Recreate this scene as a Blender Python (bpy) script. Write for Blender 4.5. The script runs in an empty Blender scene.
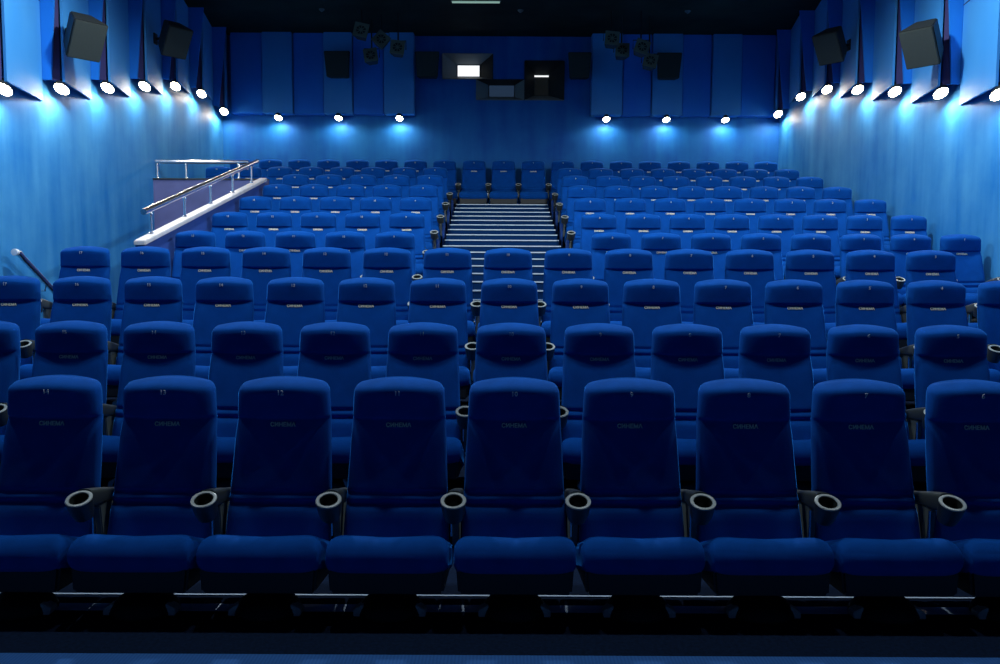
import bpy, bmesh, math, random
from mathutils import Matrix, Vector
random.seed(4)
C = bpy.context.scene.collection
PI = math.pi
R = math.radians

# ------------------------------------------------------------------ materials
def new_mat(name):
    m = bpy.data.materials.new(name); m.use_nodes = True
    nt = m.node_tree; b = nt.nodes['Principled BSDF']
    return m, nt, b

def plain(name, col, rough=.5, metal=0., noise=.0, scale=40., bump=0.):
    m, nt, b = new_mat(name)
    b.inputs['Base Color'].default_value = (*col, 1); b.inputs['Roughness'].default_value = rough
    b.inputs['Metallic'].default_value = metal
    if noise or bump:
        tc = nt.nodes.new('ShaderNodeTexCoord'); n = nt.nodes.new('ShaderNodeTexNoise')
        n.inputs['Scale'].default_value = scale; n.inputs['Detail'].default_value = 4
        nt.links.new(tc.outputs['Object'], n.inputs['Vector'])
        if noise:
            r = nt.nodes.new('ShaderNodeValToRGB')
            r.color_ramp.elements[0].position = .3; r.color_ramp.elements[1].position = .7
            r.color_ramp.elements[0].color = (*[c*(1-noise) for c in col], 1)
            r.color_ramp.elements[1].color = (*[min(1, c*(1+noise)) for c in col], 1)
            nt.links.new(n.outputs['Fac'], r.inputs['Fac']); nt.links.new(r.outputs['Color'], b.inputs['Base Color'])
        if bump:
            bp = nt.nodes.new('ShaderNodeBump'); bp.inputs['Strength'].default_value = bump; bp.inputs['Distance'].default_value = .01
            nt.links.new(n.outputs['Fac'], bp.inputs['Height']); nt.links.new(bp.outputs['Normal'], b.inputs['Normal'])
    return m

def velvet(name, col, sheen=.75):
    m = plain(name, col, .85, noise=.12, scale=9., bump=.06)
    b = m.node_tree.nodes['Principled BSDF']
    b.inputs['Sheen Weight'].default_value = sheen
    b.inputs['Sheen Roughness'].default_value = .28
    b.inputs['Sheen Tint'].default_value = (.03, .30, 1, 1)
    b.inputs['Specular IOR Level'].default_value = .05
    return m

def plaster(name, lo, hi, stretch=.12, scale=2.2, rough=.5, spec=.12):
    """blue decorative plaster with soft vertical trowel streaks"""
    m, nt, b = new_mat(name)
    tc = nt.nodes.new('ShaderNodeTexCoord'); mp = nt.nodes.new('ShaderNodeMapping')
    mp.inputs['Scale'].default_value = (1, 1, stretch)
    n1 = nt.nodes.new('ShaderNodeTexNoise'); n1.inputs['Scale'].default_value = scale*2; n1.inputs['Detail'].default_value = 6
    n2 = nt.nodes.new('ShaderNodeTexNoise'); n2.inputs['Scale'].default_value = scale*.45; n2.inputs['Detail'].default_value = 7; n2.inputs['Roughness'].default_value = .65
    mx = nt.nodes.new('ShaderNodeMath'); mx.operation = 'ADD'
    hf = nt.nodes.new('ShaderNodeMath'); hf.operation = 'MULTIPLY'; hf.inputs[1].default_value = .5
    rp = nt.nodes.new('ShaderNodeValToRGB')
    rp.color_ramp.elements[0].position = .36; rp.color_ramp.elements[0].color = (*lo, 1)
    rp.color_ramp.elements[1].position = .66; rp.color_ramp.elements[1].color = (*hi, 1)
    nt.links.new(tc.outputs['Object'], mp.inputs['Vector'])
    nt.links.new(mp.outputs['Vector'], n1.inputs['Vector']); nt.links.new(tc.outputs['Object'], n2.inputs['Vector'])
    nt.links.new(n1.outputs['Fac'], mx.inputs[0]); nt.links.new(n2.outputs['Fac'], mx.inputs[1])
    nt.links.new(mx.outputs[0], hf.inputs[0]); nt.links.new(hf.outputs[0], rp.inputs['Fac'])
    nt.links.new(rp.outputs['Color'], b.inputs['Base Color'])
    bp = nt.nodes.new('ShaderNodeBump'); bp.inputs['Strength'].default_value = .15; bp.inputs['Distance'].default_value = .006
    nt.links.new(hf.outputs[0], bp.inputs['Height']); nt.links.new(bp.outputs['Normal'], b.inputs['Normal'])
    b.inputs['Roughness'].default_value = rough; b.inputs['Specular IOR Level'].default_value = spec
    return m

def glow(name, col, strength):
    m, nt, b = new_mat(name)
    b.inputs['Base Color'].default_value = (.02, .02, .02, 1); b.inputs['Roughness'].default_value = .2
    b.inputs['Emission Color'].default_value = (*col, 1); b.inputs['Emission Strength'].default_value = strength
    return m

def ribbed(name, col):
    m, nt, b = new_mat(name)
    b.inputs['Roughness'].default_value = .95
    tc = nt.nodes.new('ShaderNodeTexCoord'); w = nt.nodes.new('ShaderNodeTexWave'); w.bands_direction = 'X'
    w.inputs['Scale'].default_value = 22.; w.inputs['Distortion'].default_value = 0.
    r = nt.nodes.new('ShaderNodeValToRGB')
    r.color_ramp.elements[0].color = (*[c*.9 for c in col], 1); r.color_ramp.elements[1].color = (*[c*1.1 for c in col], 1)
    nt.links.new(tc.outputs['Object'], w.inputs['Vector']); nt.links.new(w.outputs['Fac'], r.inputs['Fac'])
    nt.links.new(r.outputs['Color'], b.inputs['Base Color'])
    return m

M = dict(
    velvet=velvet('blue_velvet', (.003, .072, .34)),
    plastic=plain('dark_plastic', (.030, .036, .034), .38),
    plastic_rim=plain('cup_rim_plastic', (.36, .40, .39), .35),
    panelgrey=plain('grey_side_plastic', (.13, .15, .13), .5),
    black=plain('black_steel', (.006, .008, .010), .5),
    chrome=plain('polished_steel', (.88, .89, .90), .27, 1.),
    bracket=plain('zinc_bracket_glint', (.85, .85, .76), .4, .1),  # pale, barely metallic colour paints in the glints on the plates
    letter=plain('silver_embroidery', (.92, .90, .68), .45),
    digit=plain('pale_number_tag', (.62, .66, .70), .5),
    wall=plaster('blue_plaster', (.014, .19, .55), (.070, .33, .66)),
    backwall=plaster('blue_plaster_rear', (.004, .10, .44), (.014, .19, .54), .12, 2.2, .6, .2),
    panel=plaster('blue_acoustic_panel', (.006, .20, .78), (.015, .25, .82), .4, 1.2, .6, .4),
    panel2=plaster('lit_blue_acoustic_panel', (.05, .33, .78), (.08, .38, .82), .4, 1.2, .6, .4),  # lit copy of the blue panel: brightness from the light put into the colour
    recess=plain('recess_shade_and_seam', (.035, .03, .13), .8),  # dark purple carries the shade of the unlit gaps; the seam shares it
    endcloth=plain('blue_end_panel_cloth', (.006, .06, .28), .8),
    ceiling=plain('black_ceiling', (.028, .036, .030), .8, noise=.3, scale=1.5),
    carpet=ribbed('blue_ribbed_carpet', (.030, .11, .32)),
    darkcarpet=plain('navy_carpet_and_shade', (.003, .010, .030), .95, noise=.3, scale=60),
    greyblue=plain('floor_strip_and_light_band', (.66, .78, .95), .4),  # kept pale so the painted light band under the front row shows
    stairs=plain('blue_stair_carpet', (.004, .030, .11), .95),
    nosing=plain('aluminium_nosing', (.72, .82, .92), .45, .1),
    stone=plain('pale_stone_cap', (.78, .74, .74), .4, noise=.1, scale=8),
    greywall=plain('grey_violet_paint', (.10, .12, .30), .7, noise=.1, scale=3),
    bluewall=plain('blue_violet_paint', (.03, .09, .36), .7, noise=.1, scale=3),
    detector=plain('detector_plastic', (.16, .18, .17), .5),
    speaker=plain('speaker_cloth', (.035, .045, .040), .8, noise=.15, scale=120),
    speakerside=plain('speaker_cabinet', (.016, .020, .020), .6),
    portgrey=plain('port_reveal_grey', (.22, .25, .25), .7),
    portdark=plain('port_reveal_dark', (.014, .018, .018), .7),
    lens=glow('lamp_lens', (1., .86, .62), 40.),
    clens=glow('ceiling_lamp_lens', (.75, .9, 1.), 12.),
    tubeglow=glow('lit_tube', (.6, 1., .9), .35),
    boothlight=glow('lit_projection_window', (.92, .96, 1.), 1.1),
    boothdim=glow('dim_projection_window', (.03, .06, .12), .5),
    boothdark=glow('dark_projection_window', (.01, .012, .012), .3),
    canface=plain('spotlight_face', (.17, .18, .13), .5),
)

# ------------------------------------------------------------------ mesh helpers
class MB:
    def __init__(s): s.bm = bmesh.new()
    def box(s, x0, x1, y0, y1, z0, z1, mat=None):
        vs = [s.bm.verts.new((x, y, z)) for z in (z0, z1) for y in (y0, y1) for x in (x0, x1)]
        for f in ((0,2,3,1),(4,5,7,6),(0,1,5,4),(2,6,7,3),(0,4,6,2),(1,3,7,5)):
            s.bm.faces.new([vs[i] for i in f])
        if mat:
            for v in vs: v.co = mat @ v.co
        return s
    def prism(s, poly, y0, y1, axis='y'):
        """poly of (a,b); extruded along axis"""
        def P(a, b, t):
            return {'y': (a, t, b), 'x': (t, a, b), 'z': (a, b, t)}[axis]
        A = [s.bm.verts.new(P(a, b, y0)) for a, b in poly]; B = [s.bm.verts.new(P(a, b, y1)) for a, b in poly]
        n = len(poly)
        s.bm.faces.new(A); s.bm.faces.new(B[::-1])
        for i in range(n): s.bm.faces.new([A[i], A[(i+1) % n], B[(i+1) % n], B[i]][::-1])
        return s
    def hexa(s, pts):
        """8 corners: bottom ring (4) then top ring (4)"""
        vs = [s.bm.verts.new(p) for p in pts]
        for f in ((3,2,1,0),(4,5,6,7),(0,1,5,4),(1,2,6,5),(2,3,7,6),(3,0,4,7)):
            s.bm.faces.new([vs[i] for i in f])
        return s
    def rings(s, loops, cap=True, closed=True):
        """loops: list of point lists of one length, skinned into a tube"""
        L = [[s.bm.verts.new(p) for p in lp] for lp in loops]
        n = len(L[0])
        for a, b in zip(L, L[1:]):
            for i in range(n if closed else n-1):
                s.bm.faces.new([a[i], a[(i+1) % n], b[(i+1) % n], b[i]])
        if cap:
            s.bm.faces.new(L[0][::-1]); s.bm.faces.new(L[-1])
        return s
    def lathe(s, prof, n=24, mat=None, cap=True, sx=1., sy=1.):
        loops = []
        for r, z in prof:
            lp = [Vector((sx*r*math.cos(2*PI*i/n), sy*r*math.sin(2*PI*i/n), z)) for i in range(n)]
            if mat: lp = [mat @ p for p in lp]
            loops.append(lp)
        return s.rings(loops, cap)
    def tube(s, pts, r, n=10):
        pts = [Vector(p) for p in pts]; loops = []
        for i, p in enumerate(pts):
            t = (pts[min(i+1, len(pts)-1)] - pts[max(i-1, 0)]).normalized()
            up = Vector((0, 0, 1)) if abs(t.z) < .9 else Vector((1, 0, 0))
            a = t.cross(up).normalized(); b = a.cross(t)
            loops.append([p + a*r*math.cos(2*PI*k/n) + b*r*math.sin(2*PI*k/n) for k in range(n)])
        return s.rings(loops)
    def mesh(s, name, mat, smooth=False, bevel=0.):
        bmesh.ops.recalc_face_normals(s.bm, faces=s.bm.faces)
        if bevel:
            es = [e for e in s.bm.edges if len(e.link_faces) == 2 and e.calc_face_angle(0) > .6]
            bmesh.ops.bevel(s.bm, geom=es, offset=bevel, segments=2, affect='EDGES', clamp_overlap=True)
        me = bpy.data.meshes.new(name); s.bm.to_mesh(me); s.bm.free()
        me.materials.append(M[mat])
        if smooth:
            for p in me.polygons: p.use_smooth = True
            if smooth != 'all': me.set_sharp_from_angle(angle=R(40))
        return me
    def build(s, name, mat, parent=None, smooth=False, bevel=0., loc=None):
        return link(name, s.mesh(name, mat, smooth, bevel), parent, loc)

def link(name, data, parent=None, loc=None):
    o = bpy.data.objects.new(name, data); C.objects.link(o)
    if parent: o.parent = parent
    if loc is not None: o.location = loc
    return o

def tag(o, label=None, cat=None, group=None, kind=None):
    if label: o['label'] = label
    if cat: o['category'] = cat
    if group: o['group'] = group
    if kind: o['kind'] = kind
    return o

def empty(name, loc=(0, 0, 0), rz=0.):
    o = link(name, None); o.location = loc; o.rotation_euler = (0, 0, rz); o.empty_display_size = .1
    return o

def copy_tree(o, parent=None):
    c = o.copy(); C.objects.link(c)
    if parent: c.parent = parent
    for ch in [x for x in o.children]: copy_tree(ch, c)
    return c

# ------------------------------------------------------------------ measured layout (metres; camera stands at the origin, looking along +y)
HALF = 5.45                       # half width of the hall
BACK = 16.7                       # rear wall
CEIL = 5.98
PITCH, MID = .56, .07             # seat pitch, x of the middle seat
SEAT_H = .95                      # seat top above its tier
ROWY = [4.02, 5.27, 6.54, 7.74, 9.37, 10.58, 11.70, 12.87, 14.02, 15.16, 16.33]
ROWTOP = [1.011, 1.191, 1.454, 1.711, 1.922, 2.205, 2.490, 2.766, 3.036, 3.289, 3.564]
TIER = [0.] + [t - SEAT_H for t in ROWTOP[1:]]
FRONT = [2.2] + [y - .72 for y in ROWY[1:]]        # front edge of each tier
PASS_X = -3.66                    # right-hand limit of the sunken entrance passage
PASS_Y0, PASS_Y1 = FRONT[4], 13.3

# ------------------------------------------------------------------ setting
fl = MB()
fl.box(-HALF, HALF, 3.24, FRONT[1], -.4, 0.)  # dark carpet whose front part also paints in the front seats' shadow
for r in range(1, 4): fl.box(-HALF, HALF, FRONT[r], FRONT[r+1], -.4, TIER[r])
for r in range(4, 9): fl.box(PASS_X, HALF, FRONT[r], FRONT[r+1], -.4, TIER[r])
fl.box(-HALF, PASS_X, PASS_Y1 + .05, FRONT[9], 1.9, TIER[9])
fl.box(-HALF, HALF, FRONT[9], FRONT[10], 1.9, TIER[9])
fl.box(-HALF, HALF, FRONT[10], BACK, 1.9, TIER[10])
fl.box(-HALF, PASS_X, PASS_Y0, 9.2, -.4, TIER[3])
k = 0
y = 9.2
while y < PASS_Y1 + .6:
    z = TIER[3] - .17*(k+1)
    fl.box(-HALF, PASS_X, y, y+.29, z-.4, z); y += .29; k += 1
tag(fl.build('floor', 'darkcarpet'), kind='structure')
tag(MB().box(-HALF, HALF, 1.2, 3.24, -.4, 0.).build('floor', 'carpet'), kind='structure')
tag(MB().box(-HALF, HALF, 3.832, 3.845, 0, .004).build('trim_1', 'greyblue'), kind='structure')
tag(MB().box(-HALF, HALF, 3.655, 3.73, 0, .003).build('painted_light_band', 'greyblue'), kind='structure')  # pale strip standing in for light that leaks onto the floor
tag(MB().box(-HALF-.2, HALF+.2, 3.6, BACK+.2, CEIL, CEIL+.2).build('ceiling', 'ceiling'), kind='structure')
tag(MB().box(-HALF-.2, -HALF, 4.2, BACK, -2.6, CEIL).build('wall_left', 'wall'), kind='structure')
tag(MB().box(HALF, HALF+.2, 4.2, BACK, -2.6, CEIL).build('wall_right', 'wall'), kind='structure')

# rear wall with the two projection openings cut out of it
wb = MB()
for xa, xb, za, zc_ in ((-HALF-.2, -1.14, 9, 9), (-1.14, -.48, 5.16, 5.64), (-.48, -.17, 4.77, 5.64), (-.17, .45, 4.77, 5.15), (.45, 1.22, 4.77, 5.51), (1.22, HALF+.2, 9, 9)):
    if za > CEIL: wb.box(xa, xb, BACK, BACK+.2, -2.6, CEIL)
    else: wb.box(xa, xb, BACK, BACK+.2, -2.6, za); wb.box(xa, xb, BACK, BACK+.2, zc_, CEIL)
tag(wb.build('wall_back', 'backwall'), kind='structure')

# middle stairs, three risers to a tier
SX0, SX1 = -.80, .84
st = MB(); D0, Z0, DD, DZ = 15.2, 2.64, .39, .0911
NST = 19
for j in range(NST):
    st.box(SX0, SX1, D0-j*DD, D0-(j-1)*DD if j else FRONT[10], Z0-j*DZ-.5, Z0-j*DZ)
stairs = tag(st.build('stairs', 'stairs'), kind='structure')
for j in range(NST):
    yy, zz = D0-j*DD, Z0-j*DZ
    MB().box(SX0, SX1, yy-.006, yy+.03, zz-.011, zz+.003).build('nosing_strip', 'nosing', stairs)

# sunken passage: raked side wall with a pale cap, parapet at its end
def rake(y): return 1.825 + (y-8.79)*(2.916-1.825)/(13.32-8.79)
w = MB().prism([(8.66, -.4), (13.18, -.4), (13.18, rake(13.18)-.05), (8.66, rake(8.66)-.05)], -3.75, -3.665, 'x')
tag(w.build('wall_passage', 'bluewall'), kind='structure')
w = MB().prism([(8.63, rake(8.63)-.05), (13.2, rake(13.2)-.05), (13.2, rake(13.2)), (8.63, rake(8.63))], -3.755, -3.635, 'x')
tag(w.build('trim_2', 'stone', bevel=.008), kind='structure')
w = MB().box(-HALF, -3.66, PASS_Y1, PASS_Y1+.1, -2.4, 2.865)
tag(w.build('wall_parapet', 'greywall'), kind='structure')
tag(MB().box(-HALF, -3.66, PASS_Y1-.02, PASS_Y1+.12, 2.865, 2.885).build('trim_3', 'plastic'), kind='structure')

def post_mb(p0, p1, r=.014):
    m = MB()
    m.tube([p0, p1], r, 10)
    m.lathe([(.028, 0), (.028, .012), (.018, .02)], 12, Matrix.Translation(p0))
    m.lathe([(.016, -.05), (.022, -.04), (.022, -.012), (.012, 0)], 12, Matrix.Translation(p1))
    return m

hr = tag(empty('handrail', (-3.715, 8.8, rake(8.8))), 'polished steel handrail on short posts along the pale sloping cap of the passage wall', 'handrail')
def hz(y): return 2.11 + (y-8.889)*(3.127-2.11)/(13.01-8.889)
o0 = Vector(hr.location)
MB().tube([Vector((-3.715, y, hz(y)))-o0 for y in (8.8, 8.83, 12.9, 12.95)], .034, 14).build('rail', 'chrome', hr, 'x')
for y in (8.98, 9.95, 10.85, 11.75, 12.65):
    post_mb(Vector((-3.715, y, rake(y)-.002))-o0, Vector((-3.715, y, hz(y)-.03))-o0).build('post', 'chrome', hr, 'x')

pr = tag(empty('guard_rail', (-4.6, PASS_Y1+.05, 2.88)), 'level polished steel guard rail on top of the grey violet parapet', 'guard rail')
o0 = Vector(pr.location)
MB().tube([Vector((x, PASS_Y1+.05, 3.145))-o0 for x in (-5.42, -5.40, -3.98, -3.96)], .03, 14).build('rail', 'chrome', pr, 'x')
for x in (-5.40, -4.95, -4.12):
    post_mb(Vector((x, PASS_Y1+.05, 2.884))-o0, Vector((x, PASS_Y1+.05, 3.125))-o0, .018).build('post', 'chrome', pr, 'x')

wr = tag(empty('stair_rail', (-5.3, 9.24, 1.664)), 'short steel handrail slanting down into the passage on the left wall', 'handrail')
o0 = Vector(wr.location)
pts = [Vector((-5.3, 9.20, 1.668)), Vector((-5.3, 9.28, 1.66)), Vector((-5.3, 9.36, 1.60)), Vector((-5.3, 11.4, .33))]
MB().tube([p-o0 for p in pts], .032, 14).build('rail', 'chrome', wr, 'x')
MB().lathe([(.001, -.01), (.036, -.008), (.038, .0), (.036, .03), (.032, .05)], 16, Matrix.Translation(pts[0]-o0+Vector((0, -.01, 0))) @ Matrix.Rotation(R(-90), 4, 'X')).build('end_cap', 'nosing', wr, True)
for t in (.22, .8):
    p = pts[2].lerp(pts[3], t)
    MB().tube([p-o0-Vector((0, 0, .02)), p-o0-Vector((.02, 0, .09)), Vector((-HALF, p.y, p.z-.1))-o0], .012, 8).build('wall_bracket', 'chrome', wr, 'x')

# ------------------------------------------------------------------ cinema seat
TOPZ = SEAT_H
def clamp(v, a=0., b=1.): return max(a, min(b, v))
def sm(a, b, v):
    t = clamp((v-a)/(b-a)); return t*t*(3-2*t)
def half_w(d):
    """half width of the back at depth d below its top"""
    w = .214 + .032*clamp(d/.72)
    if d < .05: w -= .040*(1-math.sqrt(max(0, 1-((.05-d)/.05)**2)))
    return w
def front_y(d, u):
    """front profile (negative is towards the screen)"""
    y = -.235*d
    dc = .184 + .010*(1-u*u)                       # lower edge of the head bolster, dips in the middle
    if d < dc:
        t = d/dc
        if t < .27: b = math.sin(PI/2*(.16+.84*t/.27))
        else: b = 1-.74*((t-.27)/.73)**1.1
        if t > .93: b *= math.sqrt(max(0, 1-((t-.93)/.07)**2))
        y -= .084*b*(1-.38*u*u)                       # fullest in the middle
    y -= .030*abs(u)**2.5*(.25+.75*sm(dc, dc+.10, d))    # soft side wings
    for g, a, wd in ((.530, .015, .009), (.578, .015, .009)):
        gg = g + .008*(1-u*u)
        y += a*math.exp(-((d-gg)/wd)**2)
    y -= .004*math.exp(-((d-.556)/.014)**2)
    y -= .014*sm(.585, .62, d)
    return y
def back_y(d, u=0): return .085 - .235*d + .03*math.sin(PI*clamp(d/.75)) - .035*u*u
def make_back():
    ds = [0, .003, .008, .016, .026, .038, .05, .07, .09, .11, .125, .14, .15, .158, .166, .172, .178, .184, .190, .196, .202, .208, .216, .24, .28, .33, .38, .43, .47, .50,
          .512, .522, .532, .542, .552, .562, .572, .582, .592, .605, .62, .65, .70, .74, .80]
    N = 18
    m = MB(); loops = []
    for d in ds:
        w = half_w(d); lp = []
        th = .35 + .65*math.sqrt(clamp(1-(1-min(1, d/.045))**2))   # thins towards the crown
        for side in (0, 1):
            for i in range(N+1):                    # front left to right, then back right to left
                u = -1+2*i/N
                if side: u = -u
                us = math.copysign(1-(1-abs(u))**1.35, u)
                rnd = (1-abs(us)**9)
                crown = .020*us*us*(1-sm(0, .25, d))
                f_, b_ = front_y(d, us), back_y(d, us)
                yc = (f_+b_)/2
                yy = yc + ((b_ if side else f_)-yc)*th*(.30+.70*rnd**.5)
                lp.append((us*w, yy, TOPZ-d-crown))
        loops.append(lp)
    m.rings(loops)
    return m.mesh('backrest', 'velvet', 'all')
CUSH = Matrix.Translation((0, -.085, .105)) @ Matrix.Rotation(R(-19), 4, 'X')
def make_cushion():
    """thick seat pad, tipped up towards its front, saddle-shaped front edge"""
    m = MB(); loops = []; N, W, T = 20, .267, .170
    rot = CUSH
    K = 28
    L = .46
    for j in range(K+1):
        s_ = j/K
        yy = -L*s_
        e = sm(0, .08, s_); fr = clamp((s_-.80)/.20)
        th = (.35+.65*e)
        lp = []
        for i in range(40):
            a = 2*PI*i/40
            ca, sa = math.cos(a), math.sin(a)
            ex = math.copysign(abs(ca)**.30, ca); ez = math.copysign(abs(sa)**.50, sa)
            x = ex*W*(1-.035*fr**3)
            z = T/2*ez*th
            rr = 1-(1-math.sqrt(max(0, 1-fr*fr*.985)))*.92
            z = z*rr + (.018*fr if ez > 0 else 0) - .012*fr
            if ez > 0: z += .026*(abs(x)/W)**2*(1-(abs(x)/W)**8)*sm(.3, 1, s_)-.010
            lp.append(rot @ Vector((x, yy - .0*fr, z+.0)))
        loops.append(lp)
    m.rings(loops)
    return m.mesh('seat_cushion', 'velvet', 'all')
def make_pan():
    m = MB()
    m.hexa([CUSH @ Vector(p) for p in ((-.245, -.40, -.165), (.245, -.40, -.165), (.25, -.06, -.075), (-.25, -.06, -.075),
                                       (-.255, -.430, -.045), (.255, -.430, -.045), (.255, -.03, -.045), (-.255, -.03, -.045))])
    return m.mesh('seat_pan', 'black', False, .012)
def make_pedestal(drop=0.):
    m = MB(); cy = -.36
    T = Matrix.Translation((0, cy, -drop))
    m.lathe([(.150, 0), (.152, .012), (.142, .035), (.118, .062), (.080, .085), (.048, .10), (.044, .115), (.046, .15+drop)], 28, T, True, 1., .9)
    return m.mesh('pedestal', 'black', True)
def make_bracket(s, drop=0.):
    m = MB()
    x = .115*s; e = .045*s
    a, b = (x, x+e) if s > 0 else (x+e, x)
    za, zb_ = (.055, .030) if s > 0 else (.030, .055)
    m.hexa([(a, -.43, .005-drop), (b, -.43, .005-drop), (b, -.36, .005-drop), (a, -.36, .005-drop),
            (a, -.42, za-drop), (b, -.42, zb_-drop), (b, -.36, zb_-drop), (a, -.36, za-drop)])
    return m.mesh('mounting_bracket', 'bracket', False, .003)
AX = PITCH/2
CUPR = .056
CUPM = Matrix.Translation((0, -.375, .452)) @ Matrix.Rotation(R(24), 4, 'X')
def make_arm():
    m = MB(); loops = []
    for t in [i/14 for i in range(15)]:
        yy = .03 - .355*t
        zc = .372 + .082*t
        hw = .029 + .006*sm(.35, 1, t); hh = .028 + .014*sm(.2, .9, t)
        lp = []
        for i in range(20):
            a = 2*PI*i/20; ca, sa = math.cos(a), math.sin(a)
            lp.append((math.copysign(abs(ca)**.55, ca)*hw, yy, zc-.012*sm(.3, 1, t)+math.copysign(abs(sa)**.55, sa)*hh))
        loops.append(lp)
    m.rings(loops)
    return m.mesh('armrest', 'plastic_arm', True)
M['plastic_arm'] = plain('arm_plastic', (.055, .065, .060), .35)
def make_upright():
    m = MB()
    m.prism([(-.03, .17), (-.19, .17), (-.215, .37), (-.20, .385), (.0, .365), (.02, .30)], -.016, .016, 'x')
    return m.mesh('side_upright', 'panelgrey', False, .005)
def make_cup():
    m = MB()
    m.lathe([(.030, -.105), (.040, -.10), (.049, -.07), (.054, -.03), (CUPR, -.004), (CUPR-.012, -.004), (CUPR-.016, -.03), (.036, -.085), (.0005, -.088)], 28, CUPM)
    return m.mesh('cup_holder', 'plastic', True)
def make_rim():
    m = MB(); loops = []
    n = 32
    for k in range(9):
        a = 2*PI*k/8
        rr = CUPR - .007 + .0085*math.cos(a); zz = .0 + .005*math.sin(a)
        loops.append([CUPM @ Vector((rr*math.cos(2*PI*i/n), rr*math.sin(2*PI*i/n), zz)) for i in range(n)])
    m.rings(loops, cap=False)
    return m.mesh('cup_rim', 'plastic_rim', True)
def make_strip():
    m = MB(); m.box(-.021, -.014, -.222, -.212, .24, .37)
    return m.mesh('edge_strip', 'chrome')

def text_mesh(txt, size, mat, bold=.0):
    cu = bpy.data.curves.new('t', 'FONT'); cu.body = txt; cu.size = size; cu.align_x = 'CENTER'; cu.align_y = 'CENTER'
    cu.extrude = .0012; cu.offset = bold; cu.resolution_u = 2
    o = bpy.data.objects.new('t', cu); C.objects.link(o)
    dg = bpy.context.evaluated_depsgraph_get(); dg.update()
    me = bpy.data.meshes.new_from_object(o.evaluated_get(dg))
    bpy.data.objects.remove(o); bpy.data.curves.remove(cu)
    me.materials.clear(); me.materials.append(M[mat])
    return me
def on_front(d):
    """matrix that lays a text mesh on the front of the back at depth d"""
    y0, y1 = front_y(d-.012, 0), front_y(d+.012, 0)
    a = math.atan2(y1-y0, -.024)                     # lean of the surface
    lean = math.atan2(-(y1-y0), .024)
    return Matrix.Translation((0, front_y(d, 0)-.004, TOPZ-d)) @ Matrix.Rotation(R(90)-lean, 4, 'X')
ME_back, ME_cush, ME_pan = make_back(), make_cushion(), make_pan()
ME_ped, ME_ped1 = make_pedestal(), make_pedestal(.061)
ME_brk = [make_bracket(-1), make_bracket(1)]; ME_brk1 = [make_bracket(-1, .061), make_bracket(1, .061)]
ME_arm, ME_up, ME_cup, ME_rim, ME_strip = make_arm(), make_upright(), make_cup(), make_rim(), make_strip()
ME_name = text_mesh('СИНЕМА', .0275, 'letter', .0008)
ME_num = {n: text_mesh(str(n), .032, 'digit', .0004) for n in range(1, 20)}
ME_name.name = 'name_label'
ORD = ['front', 'second', 'third', 'fourth', 'fifth', 'sixth', 'seventh', 'eighth', 'ninth', 'tenth', 'back']
CNT = ['', 'one place', 'two places', 'three places', 'four places', 'five places', 'six places', 'seven places', 'eight places', 'nine places']
NTH = ['first', 'second', 'third', 'fourth', 'fifth', 'sixth', 'seventh', 'eighth']

ME_end = {sd: MB().prism([(.06, .0), (-.24, .0), (-.27, .34), (-.22, .37), (.02, .36), (.05, .34)], sd*.018, sd*.045, 'x').mesh('end_panel', 'endcloth', False, .006) for sd in (1, -1)}
def add_arm(root, side, end=False):
    a = link('armrest', ME_arm, root, (AX*side, 0, 0))
    link('side_upright', ME_up, a)
    link('edge_strip', ME_strip, a)
    if end: link('end_panel', ME_end[side], a)
    c_ = link('cup_holder', ME_cup, a); 
    link('cup_rim', ME_rim, a)
    return a

def seat_x(r, idx):
    if 4 <= r <= 9:                                   # two blocks either side of the middle stairs
        return .03 + math.copysign(1.20 + .553*(abs(idx)-2), idx)
    if r == 10:
        return .055 + math.copysign(min(abs(idx), 2)*.568 + max(0, abs(idx)-2)*.557, idx)
    return MID + (.553, .553, .553, .554)[r]*idx
def seat(r, idx, number, left_arm, right_end):
    root = empty('cinema_seat', (seat_x(r, idx), ROWY[r], ROWTOP[r]-SEAT_H))
    row = ORD[r] + ' row'
    if 4 <= r <= 9:
        n = NTH[abs(idx)-2]; sd = 'left' if idx < 0 else 'right'
        lab = f'blue velvet cinema seat in the {row}, {n} seat {sd} of the middle stairs'
    elif idx == 0:
        lab = f'blue velvet cinema seat in the middle of the {row}'
    else:
        sd = 'left' if idx < 0 else 'right'
        lab = f'blue velvet cinema seat in the {row}, {CNT[abs(idx)]} {sd} of the middle seat'
    tag(root, lab, 'seat', f'blue seats of the {row}')
    link('backrest', ME_back, root)
    nl = link('name_label', ME_name, root); nl.matrix_local = on_front(.222)
    sn = link('seat_number', ME_num[number], root); sn.matrix_local = on_front(.064)
    link('seat_cushion', ME_cush, root); link('seat_pan', ME_pan, root)
    p = link('pedestal', ME_ped1 if r == 0 else ME_ped, root)
    for b in (ME_brk1 if r == 0 else ME_brk): link('mounting_bracket', b, p)
    add_arm(root, 1, right_end)
    if left_arm: add_arm(root, -1, left_arm and 4 <= r <= 9 and idx > 0)
    return root

for r in range(11):
    if r == 0: ids = list(range(-4, 5))
    elif r == 1: ids = list(range(-6, 7))
    elif r in (2, 3): ids = list(range(-7, 8))
    elif r <= 8: ids = list(range(-6, -1)) + list(range(2, 10))
    elif r == 9: ids = list(range(-9, -1)) + list(range(2, 10))
    else: ids = list(range(-9, 10))
    for i in ids:
        num = 10 - i if (r < 4 or r == 10 or i > 0) else 7 - i
        seat(r, i, num, (i-1) not in ids, i == -2 and 4 <= r <= 9)

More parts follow.
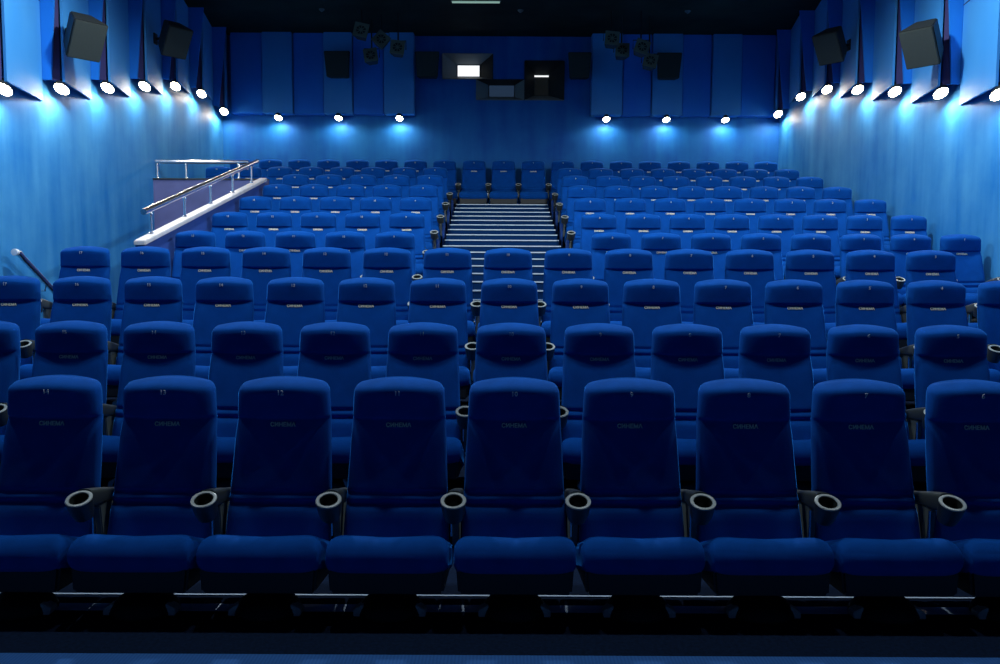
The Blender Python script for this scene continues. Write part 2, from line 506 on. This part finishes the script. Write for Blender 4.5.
# ------------------------------------------------------------------ side wall panels, lamps and loudspeakers
LY = [9.0 + 1.2*k for k in range(7)]
LZ = [3.37, 3.62, 3.88, 4.15, 4.40, 4.52, 4.43]
SIDES = ((-1, 'left'), (1, 'right'))
WHICH = ['nearest the camera', 'second from the front', 'third from the front', 'fourth from the front', 'fifth from the front', 'sixth from the front', 'last before the rear wall']

def lamp_mesh():
    h = MB().lathe([(.03, .06), (.045, .055), (.078, .01), (.085, -.03), (.075, -.03), (.065, .0), (.0005, .005)], 24, None, True, .8, 1.35)
    l = MB().lathe([(.0005, -.058), (.05, -.054), (.081, -.032), (.081, -.018), (.0005, -.018)], 24, None, True, .8, 1.35)
    return h.mesh('housing', 'speakerside', True), l.mesh('lens', 'lens', True)
ME_lh, ME_ll = lamp_mesh()
ME_lb = MB().box(-.012, .012, -.012, .012, .05, .10).mesh('lamp_bracket', 'black')
LCOL = (1., .88, .76)
def lamp(loc, tilt, label, group, power, spin=0., name='spot_lamp'):
    o = empty(name, loc); tag(o, label, 'lamp', group)
    h = link('housing', ME_lh, o); h.matrix_local = tilt
    l = link('lens', ME_ll, h)
    link('lamp_bracket', ME_lb, o)
    li = bpy.data.lights.new('lamp_beam', 'SPOT'); li.energy = power; li.color = LCOL
    li.spot_size = R(177); li.spot_blend = .45; li.shadow_soft_size = .05
    b = link('lamp_beam', li, o); b.location = (0, 0, -.075)
    return o

for s, nm in SIDES:
    for k, (ly, lz) in enumerate(zip(LY, LZ)):
        zb = lz + .10
        # front board facing the seats' aisle end of the hall, then the long board running back to the wall
        a = MB()
        y0 = ly - .06
        a.hexa([(s*HALF, y0, zb), (s*5.335, y0, zb), (s*5.335, y0+.03, zb), (s*HALF, y0+.03, zb),
                (s*HALF, y0, CEIL), (s*5.17, y0, CEIL), (s*5.17, y0+.03, CEIL), (s*HALF, y0+.03, CEIL)])
        fin = a.build('acoustic_fin', 'panel')
        tag(fin, f'narrow saturated blue fin panel on the {nm} wall, {WHICH[k]}', 'wall panel', f'fin panels of the {nm} wall')
        y1 = ly + .07; y2 = ly + 1.2 - .07 if k < 6 else BACK
        xo, xi = 5.235, (5.43 if k < 6 else 5.33)
        b = MB()
        b.hexa([(s*(xo+.03), y1, zb), (s*xo, y1, zb), (s*xi, y2, zb), (s*(xi+.015), y2, zb),
                (s*(xo+.03), y1, CEIL), (s*xo, y1, CEIL), (s*xi, y2, CEIL), (s*(xi+.015), y2, CEIL)])
        pn = b.build('acoustic_baffle', 'panel2')
        tag(pn, f'wide lit-toned blue slanting panel on the {nm} wall, {WHICH[k]}', 'wall panel', f'slanting panels of the {nm} wall')
        MB().hexa([(s*HALF, y0+.031, zb+.01), (s*5.345, y0+.031, zb+.01), (s*5.29, y1, zb+.01), (s*HALF, y1, zb+.01),
                   (s*HALF, y0+.031, CEIL), (s*5.20, y0+.031, CEIL), (s*5.27, y1, CEIL), (s*HALF, y1, CEIL)]).build('recess', 'recess', pn)
        if k == 0:
            q0, q1 = .25, 1.0
            def on(t): return (s*(xo+(xi-xo)*t - .004), y1+(y2-y1)*t)
            (ax, ay), (bx, by) = on(.0), on(1.)
            MB().hexa([(ax, ay, 4.62), (bx, by, 4.62), (bx+s*.006, by, 4.62), (ax+s*.006, ay, 4.62),
                       (ax, ay, 4.632), (bx, by, 4.632), (bx+s*.006, by, 4.632), (ax+s*.006, ay, 4.632)]).build('seam', 'recess', pn)
        tilt = Matrix.Rotation(R(18)*s, 4, 'Y') @ Matrix.Rotation(R(-24), 4, 'X')
        lamp((s*5.295, ly+.10, lz+.045), tilt, f'lit wall lamp under the {nm} wall panels, {WHICH[k]}', f'lamps along the {nm} wall', 31.)

# loudspeakers on the side walls: tapered cabinet aimed down at the seats
def side_speaker(loc, s, label, sc=1.):
    o = empty('surround_speaker', loc); tag(o, label, 'loudspeaker', 'loudspeakers on the side walls')
    rot = Matrix.Rotation(R(50)*-s, 4, 'Z') @ Matrix.Rotation(R(33), 4, 'X')
    w, h, d = .20*sc, .235*sc, .32*sc
    cab = MB().hexa([rot @ Vector(p) for p in ((-w, -d/2, -h), (w, -d/2, -h), (w*.62, d/2, -h*.72), (-w*.62, d/2, -h*.72),
                                                (-w, -d/2, h), (w, -d/2, h), (w*.62, d/2, h*.9), (-w*.62, d/2, h*.9))])
    c_ = cab.build('cabinet', 'speakerside', o, False, .012)
    MB().hexa([rot @ Vector(p) for p in ((-w*.94, -d/2-.014, -h*.95), (w*.94, -d/2-.014, -h*.95), (w*.94, -d/2+.005, -h*.95), (-w*.94, -d/2+.005, -h*.95),
                                          (-w*.94, -d/2-.014, h*.95), (w*.94, -d/2-.014, h*.95), (w*.94, -d/2+.005, h*.95), (-w*.94, -d/2+.005, h*.95))]).build('grille', 'speaker', o, False, .006)
    ty = .25
    k = max(q for q in range(7) if LY[q]+.07 <= loc[1]+ty)
    bx = s*(5.235 + .195*(loc[1]+ty-LY[k]-.07)/1.06 - abs(loc[0]))
    arm = MB().tube([rot @ Vector((0, d/2-.02, 0)), Vector((bx*.7, ty*.9, .06)), Vector((bx-s*.012, ty, .06))], .022, 8)
    arm.box(min(bx-s*.012, bx-s*.03), max(bx-s*.012, bx-s*.03), ty-.06, ty+.06, -.02, .14)
    arm.build('bracket', 'black', o)
    return o
side_speaker((-4.95, 10.15, 4.23), -1, 'dark boxy loudspeaker tilted down on the left wall, nearer one')
side_speaker((-4.95, 12.95, 4.93), -1, 'dark boxy loudspeaker tilted down on the left wall, farther one')
side_speaker((4.95, 12.85, 4.86), 1, 'dark boxy loudspeaker tilted down on the right wall, farther one')
side_speaker((4.95, 10.05, 4.17), 1, 'dark boxy loudspeaker tilted down on the right wall, nearer one')

# ------------------------------------------------------------------ rear wall: panels, lamps, loudspeakers, ports
XL = [-5.22, -4.60, -4.01, -3.42, -2.86, -2.26, -1.67]
XR = [1.73, 2.34, 2.90, 3.49, 4.05, 4.62, 5.28]
ZB = 4.45
for xsr, nm, lit in ((XL, 'left', (1, 3, 5)), (XR, 'right', (0, 2, 4))):
    for i in range(6):
        a, b = xsr[i], xsr[i+1]
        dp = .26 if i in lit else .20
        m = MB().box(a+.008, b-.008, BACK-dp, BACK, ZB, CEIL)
        o = m.build('acoustic_baffle', 'panel2' if i in lit else 'panel', None, False, .01)  # panels above a lamp get the colour painted as lit
        pos = NTH[i] if nm == 'left' else NTH[5-i]
        edge = 'corner' 
        tag(o, f'tall blue panel on the rear wall, {pos} counted from the {nm} corner', 'wall panel', f'rear wall panels on the {nm}')
    for q, i in enumerate(lit):
        cx = (xsr[i]+xsr[i+1])/2
        pos = ['leftmost', 'middle', 'rightmost'][q]
        lamp((cx, BACK-.20, ZB-.05), Matrix.Rotation(R(-14), 4, 'X'), f'lit wall lamp under the {nm} half of the rear wall panels, {pos} of three', f'rear wall lamps on the {nm}', 19.)

def rear_speaker(x0, x1, z0, z1, label, br=.42):
    cx, cz = (x0+x1)/2, (z0+z1)/2; w, h = (x1-x0)/2, (z1-z0)/2
    o = empty('rear_speaker', (cx, BACK-.42, cz)); tag(o, label, 'loudspeaker', 'loudspeakers on the rear wall')
    MB().hexa([(-w*.84, -.11, -h), (w*.84, -.11, -h), (w*.7, .14, -h*.9), (-w*.7, .14, -h*.9),
               (-w, -.16, h), (w, -.16, h), (w*.7, .14, h*.95), (-w*.7, .14, h*.95)]).build('cabinet', 'speakerside', o, False, .012)
    MB().hexa([(-w*.78, -.128, -h*.92), (w*.78, -.128, -h*.92), (w*.78, -.09, -h*.92), (-w*.78, -.09, -h*.92),
               (-w*.92, -.172, h*.92), (w*.92, -.172, h*.92), (w*.92, -.13, h*.92), (-w*.92, -.13, h*.92)]).build('grille', 'speaker', o, False, .004)
    MB().box(-.05, .05, .13, br-.005, -.05, .05).build('bracket', 'black', o)
rear_speaker(-3.34, -2.84, 5.08, 5.55, 'black loudspeaker on the left rear panels', .22)
rear_speaker(-1.63, -1.16, 5.08, 5.55, 'black loudspeaker left of the bright projection window')
rear_speaker(1.25, 1.70, 5.08, 5.55, 'black loudspeaker right of the dark projection window')
rear_speaker(2.92, 3.40, 5.08, 5.55, 'black loudspeaker on the right rear panels', .22)

def port(n, ox, oz, ix, iz, depth, pane, mats):
    """splayed projection port: outer opening ox, oz narrows to the pane ix, iz"""
    y0, y1 = BACK-.03, BACK+depth
    o = empty(f'window_{n}', ((ox[0]+ox[1])/2, BACK, (oz[0]+oz[1])/2)); tag(o, kind='structure')
    c0 = Vector(o.location)
    A = [Vector((x, y0, z)) for x, z in ((ox[0], oz[0]), (ox[1], oz[0]), (ox[1], oz[1]), (ox[0], oz[1]))]
    B = [Vector((x, y1, z)) for x, z in ((ix[0], iz[0]), (ix[1], iz[0]), (ix[1], iz[1]), (ix[0], iz[1]))]
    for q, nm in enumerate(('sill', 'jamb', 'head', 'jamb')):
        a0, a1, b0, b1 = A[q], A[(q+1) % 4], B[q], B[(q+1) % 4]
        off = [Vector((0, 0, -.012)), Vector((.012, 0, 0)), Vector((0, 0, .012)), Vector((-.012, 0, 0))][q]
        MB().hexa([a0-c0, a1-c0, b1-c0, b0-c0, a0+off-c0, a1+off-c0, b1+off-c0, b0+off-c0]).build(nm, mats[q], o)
    fr = MB()
    t = .02
    fr.box(ix[0]-t, ix[1]+t, y1-.02, y1+.02, iz[0]-t, iz[0]); fr.box(ix[0]-t, ix[1]+t, y1-.02, y1+.02, iz[1], iz[1]+t)
    fr.box(ix[0]-t, ix[0], y1-.02, y1+.02, iz[0], iz[1]); fr.box(ix[1], ix[1]+t, y1-.02, y1+.02, iz[0], iz[1])
    bmesh.ops.translate(fr.bm, verts=fr.bm.verts, vec=-c0)
    fr.build('window_frame', 'portdark', o)
    p = MB().box(ix[0], ix[1], y1+.0, y1+.012, iz[0], iz[1]); bmesh.ops.translate(p.bm, verts=p.bm.verts, vec=-c0)
    p.build('pane', pane, o)
    return o, c0
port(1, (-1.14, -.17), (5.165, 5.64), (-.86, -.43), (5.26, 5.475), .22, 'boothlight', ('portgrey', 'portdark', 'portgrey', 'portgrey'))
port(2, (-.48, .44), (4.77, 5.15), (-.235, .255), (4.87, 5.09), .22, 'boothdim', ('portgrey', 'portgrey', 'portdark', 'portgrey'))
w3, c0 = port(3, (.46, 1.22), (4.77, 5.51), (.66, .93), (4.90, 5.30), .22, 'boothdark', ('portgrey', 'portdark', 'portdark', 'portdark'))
MB().box(.655-c0.x, .935-c0.x, BACK+.19-c0.y, BACK+.20-c0.y, 5.255-c0.z, 5.285-c0.z).build('light_slot', 'boothlight', w3)

# ------------------------------------------------------------------ stage lights and small ceiling fittings
def stage_light(loc, rot, label, lit=0.):
    o = empty('stage_light', loc); tag(o, label, 'spotlight', 'stage lights hanging by the rear wall')
    m4 = Matrix.Rotation(R(rot), 4, 'Y') @ Matrix.Rotation(R(-12), 4, 'X')
    h = MB(); w = .125
    h.hexa([m4 @ Vector(p) for p in ((-w, -.08, -w), (w, -.08, -w), (w*.6, .16, -w*.6), (-w*.6, .16, -w*.6), (-w, -.08, w), (w, -.08, w), (w*.6, .16, w*.6), (-w*.6, .16, w*.6))])
    hb = h.build('housing', 'speakerside', o, False, .006)
    f = MB()
    n = 20; mats = m4 @ Matrix.Translation((0, -.085, 0)) @ Matrix.Rotation(R(90), 4, 'X')
    sq = [Vector((w*c, w*s_, 0)) for c, s_ in ((1, 0), (1, .5), (1, 1), (.5, 1), (0, 1), (-.5, 1), (-1, 1), (-1, .5), (-1, 0), (-1, -.5), (-1, -1), (-.5, -1), (0, -1), (.5, -1), (1, -1), (1, -.5))]
    ci = [Vector((.085*math.cos(2*PI*i/16), .085*math.sin(2*PI*i/16), 0)) for i in range(16)]
    f.rings([[mats @ p for p in sq], [mats @ (p+Vector((0, 0, .012))) for p in sq], [mats @ (p+Vector((0, 0, .012))) for p in ci], [mats @ p for p in ci]], cap=False)
    f.build('face_frame', 'canface', hb)
    g = MB()
    for i in range(4):
        g.box(-.085, .085, -.006, .006, .001, .007, mats @ Matrix.Rotation(R(45*i), 4, 'Z'))
    g.lathe([(.028, .0), (.028, .009), (.001, .010)], 14, mats)
    g.build('grille', 'canface', hb)
    y_ = MB(); top = CEIL-loc[2]
    y_.tube([Vector((-w-.012, .03, 0)), Vector((-w-.012, .03, w+.03)), Vector((w+.012, .03, w+.03)), Vector((w+.012, .03, 0))], .009, 6)
    y_.tube([Vector((0, .03, w+.03)), Vector((0, .03, top))], .014, 8)
    y_.build('yoke', 'black', o)
for x, z, rt, lb in ((-2.44, 5.59, 12, 'upper left'), (-2.14, 5.52, 40, 'upper right'), (-2.36, 5.31, -10, 'lower left'), (-1.83, 5.35, 6, 'lower right')):
    stage_light((x, {'upper left': 15.0, 'upper right': 15.3, 'lower left': 15.6, 'lower right': 15.2}[lb], z), rt, f'square faced stage light of the left hanging cluster, {lb} of four')
for x, z, rt, lb in ((1.92, 5.47, 6, 'first from the left'), (2.15, 5.36, 2, 'second from the left'), (2.44, 5.33, 20, 'third from the left'), (2.65, 5.18, 14, 'fourth from the left')):
    stage_light((x, 15.0 + (.35 if lb[:2] in ('se', 'fo') else 0), z), rt, f'square faced stage light of the right hanging cluster, {lb}')
for x, lb in ((-3.13, 'left'), (.33, 'middle'), (3.24, 'right')):
    o = MB().lathe([(.05, 0), (.05, -.012), (.03, -.03), (.012, -.045), (.0005, -.045)], 16).build('smoke_detector', 'detector', None, True, loc=(x, 15.0, CEIL))
    tag(o, f'small pale round detector on the black ceiling, {lb} one of three', 'detector', 'ceiling detectors')

# ceiling lights of the hall: opal domes on short stems
def ceiling_light(x, y, label, power):
    o = empty('ceiling_light', (x, y, CEIL)); tag(o, label, 'lamp', 'ceiling lights')
    MB().lathe([(.14, 0), (.14, -.03), (.11, -.05), (.0005, -.05)], 24).build('ceiling_plate', 'panelgrey', o, True)
    MB().lathe([(.11, -.05), (.115, -.08), (.095, -.13), (.05, -.16), (.0005, -.17)], 24).build('opal_dome', 'clens', o, True)
    li = bpy.data.lights.new('light', 'SPOT'); li.energy = power; li.shadow_soft_size = .09; li.spot_size = R(174); li.spot_blend = .45
    li.color = (.80, .92, 1.)
    b = link('light', li, o); b.location = (0, 0, -.28)
for i, x in enumerate((-3.9, -1.3, 1.3, 3.9)):
    ceiling_light(x, 4.6, f'opal ceiling light above the second row, {["far left", "left of centre", "right of centre", "far right"][i]}', 155.)
for i, x in enumerate((-2.6, 2.6)):
    ceiling_light(x, 8.5, f'opal ceiling light above the fourth row, {["left", "right"][i]} one', 560.)
tl = tag(empty('tube_light', (-.43, 14.43, CEIL)), 'slim lit tube light on the black ceiling at the top edge', 'lamp')
MB().box(-.42, .42, -.035, .035, -.03, 0).build('batten', 'panelgrey', tl)
MB().tube([(-.40, 0, -.045), (.40, 0, -.045)], .016, 10).build('tube', 'tubeglow', tl, True)

# ------------------------------------------------------------------ world, camera, view
wd = bpy.data.worlds.new('hall'); bpy.context.scene.world = wd; wd.use_nodes = True
bg = wd.node_tree.nodes['Background']; bg.inputs['Color'].default_value = (.10, .30, 1., 1); bg.inputs['Strength'].default_value = .02
cam = bpy.data.cameras.new('camera'); co = link('camera', cam)
cam.sensor_width = 36.; cam.lens = 36*839/1000; cam.clip_start = .05; cam.clip_end = 100
co.matrix_world = Matrix.Translation((0, 0, 1.555)) @ Matrix.Rotation(R(90)-math.atan(67/839), 4, 'X') @ Matrix.Rotation(R(.28), 4, 'Z')
for n_ in ('darkcarpet', 'stairs', 'carpet', 'ceiling'):
    M[n_].node_tree.nodes['Principled BSDF'].inputs['Specular IOR Level'].default_value = .08
sc = bpy.context.scene
sc.camera = co
sc.view_settings.view_transform = 'Standard'; sc.view_settings.look = 'None'; sc.view_settings.gamma = 1.
sc.view_settings.use_curve_mapping = False; sc.view_settings.exposure = 0.
sc.cycles.use_denoising = True
sc.cycles.max_bounces = 8; sc.cycles.diffuse_bounces = 2
sc.cycles.sample_clamp_indirect = 6.
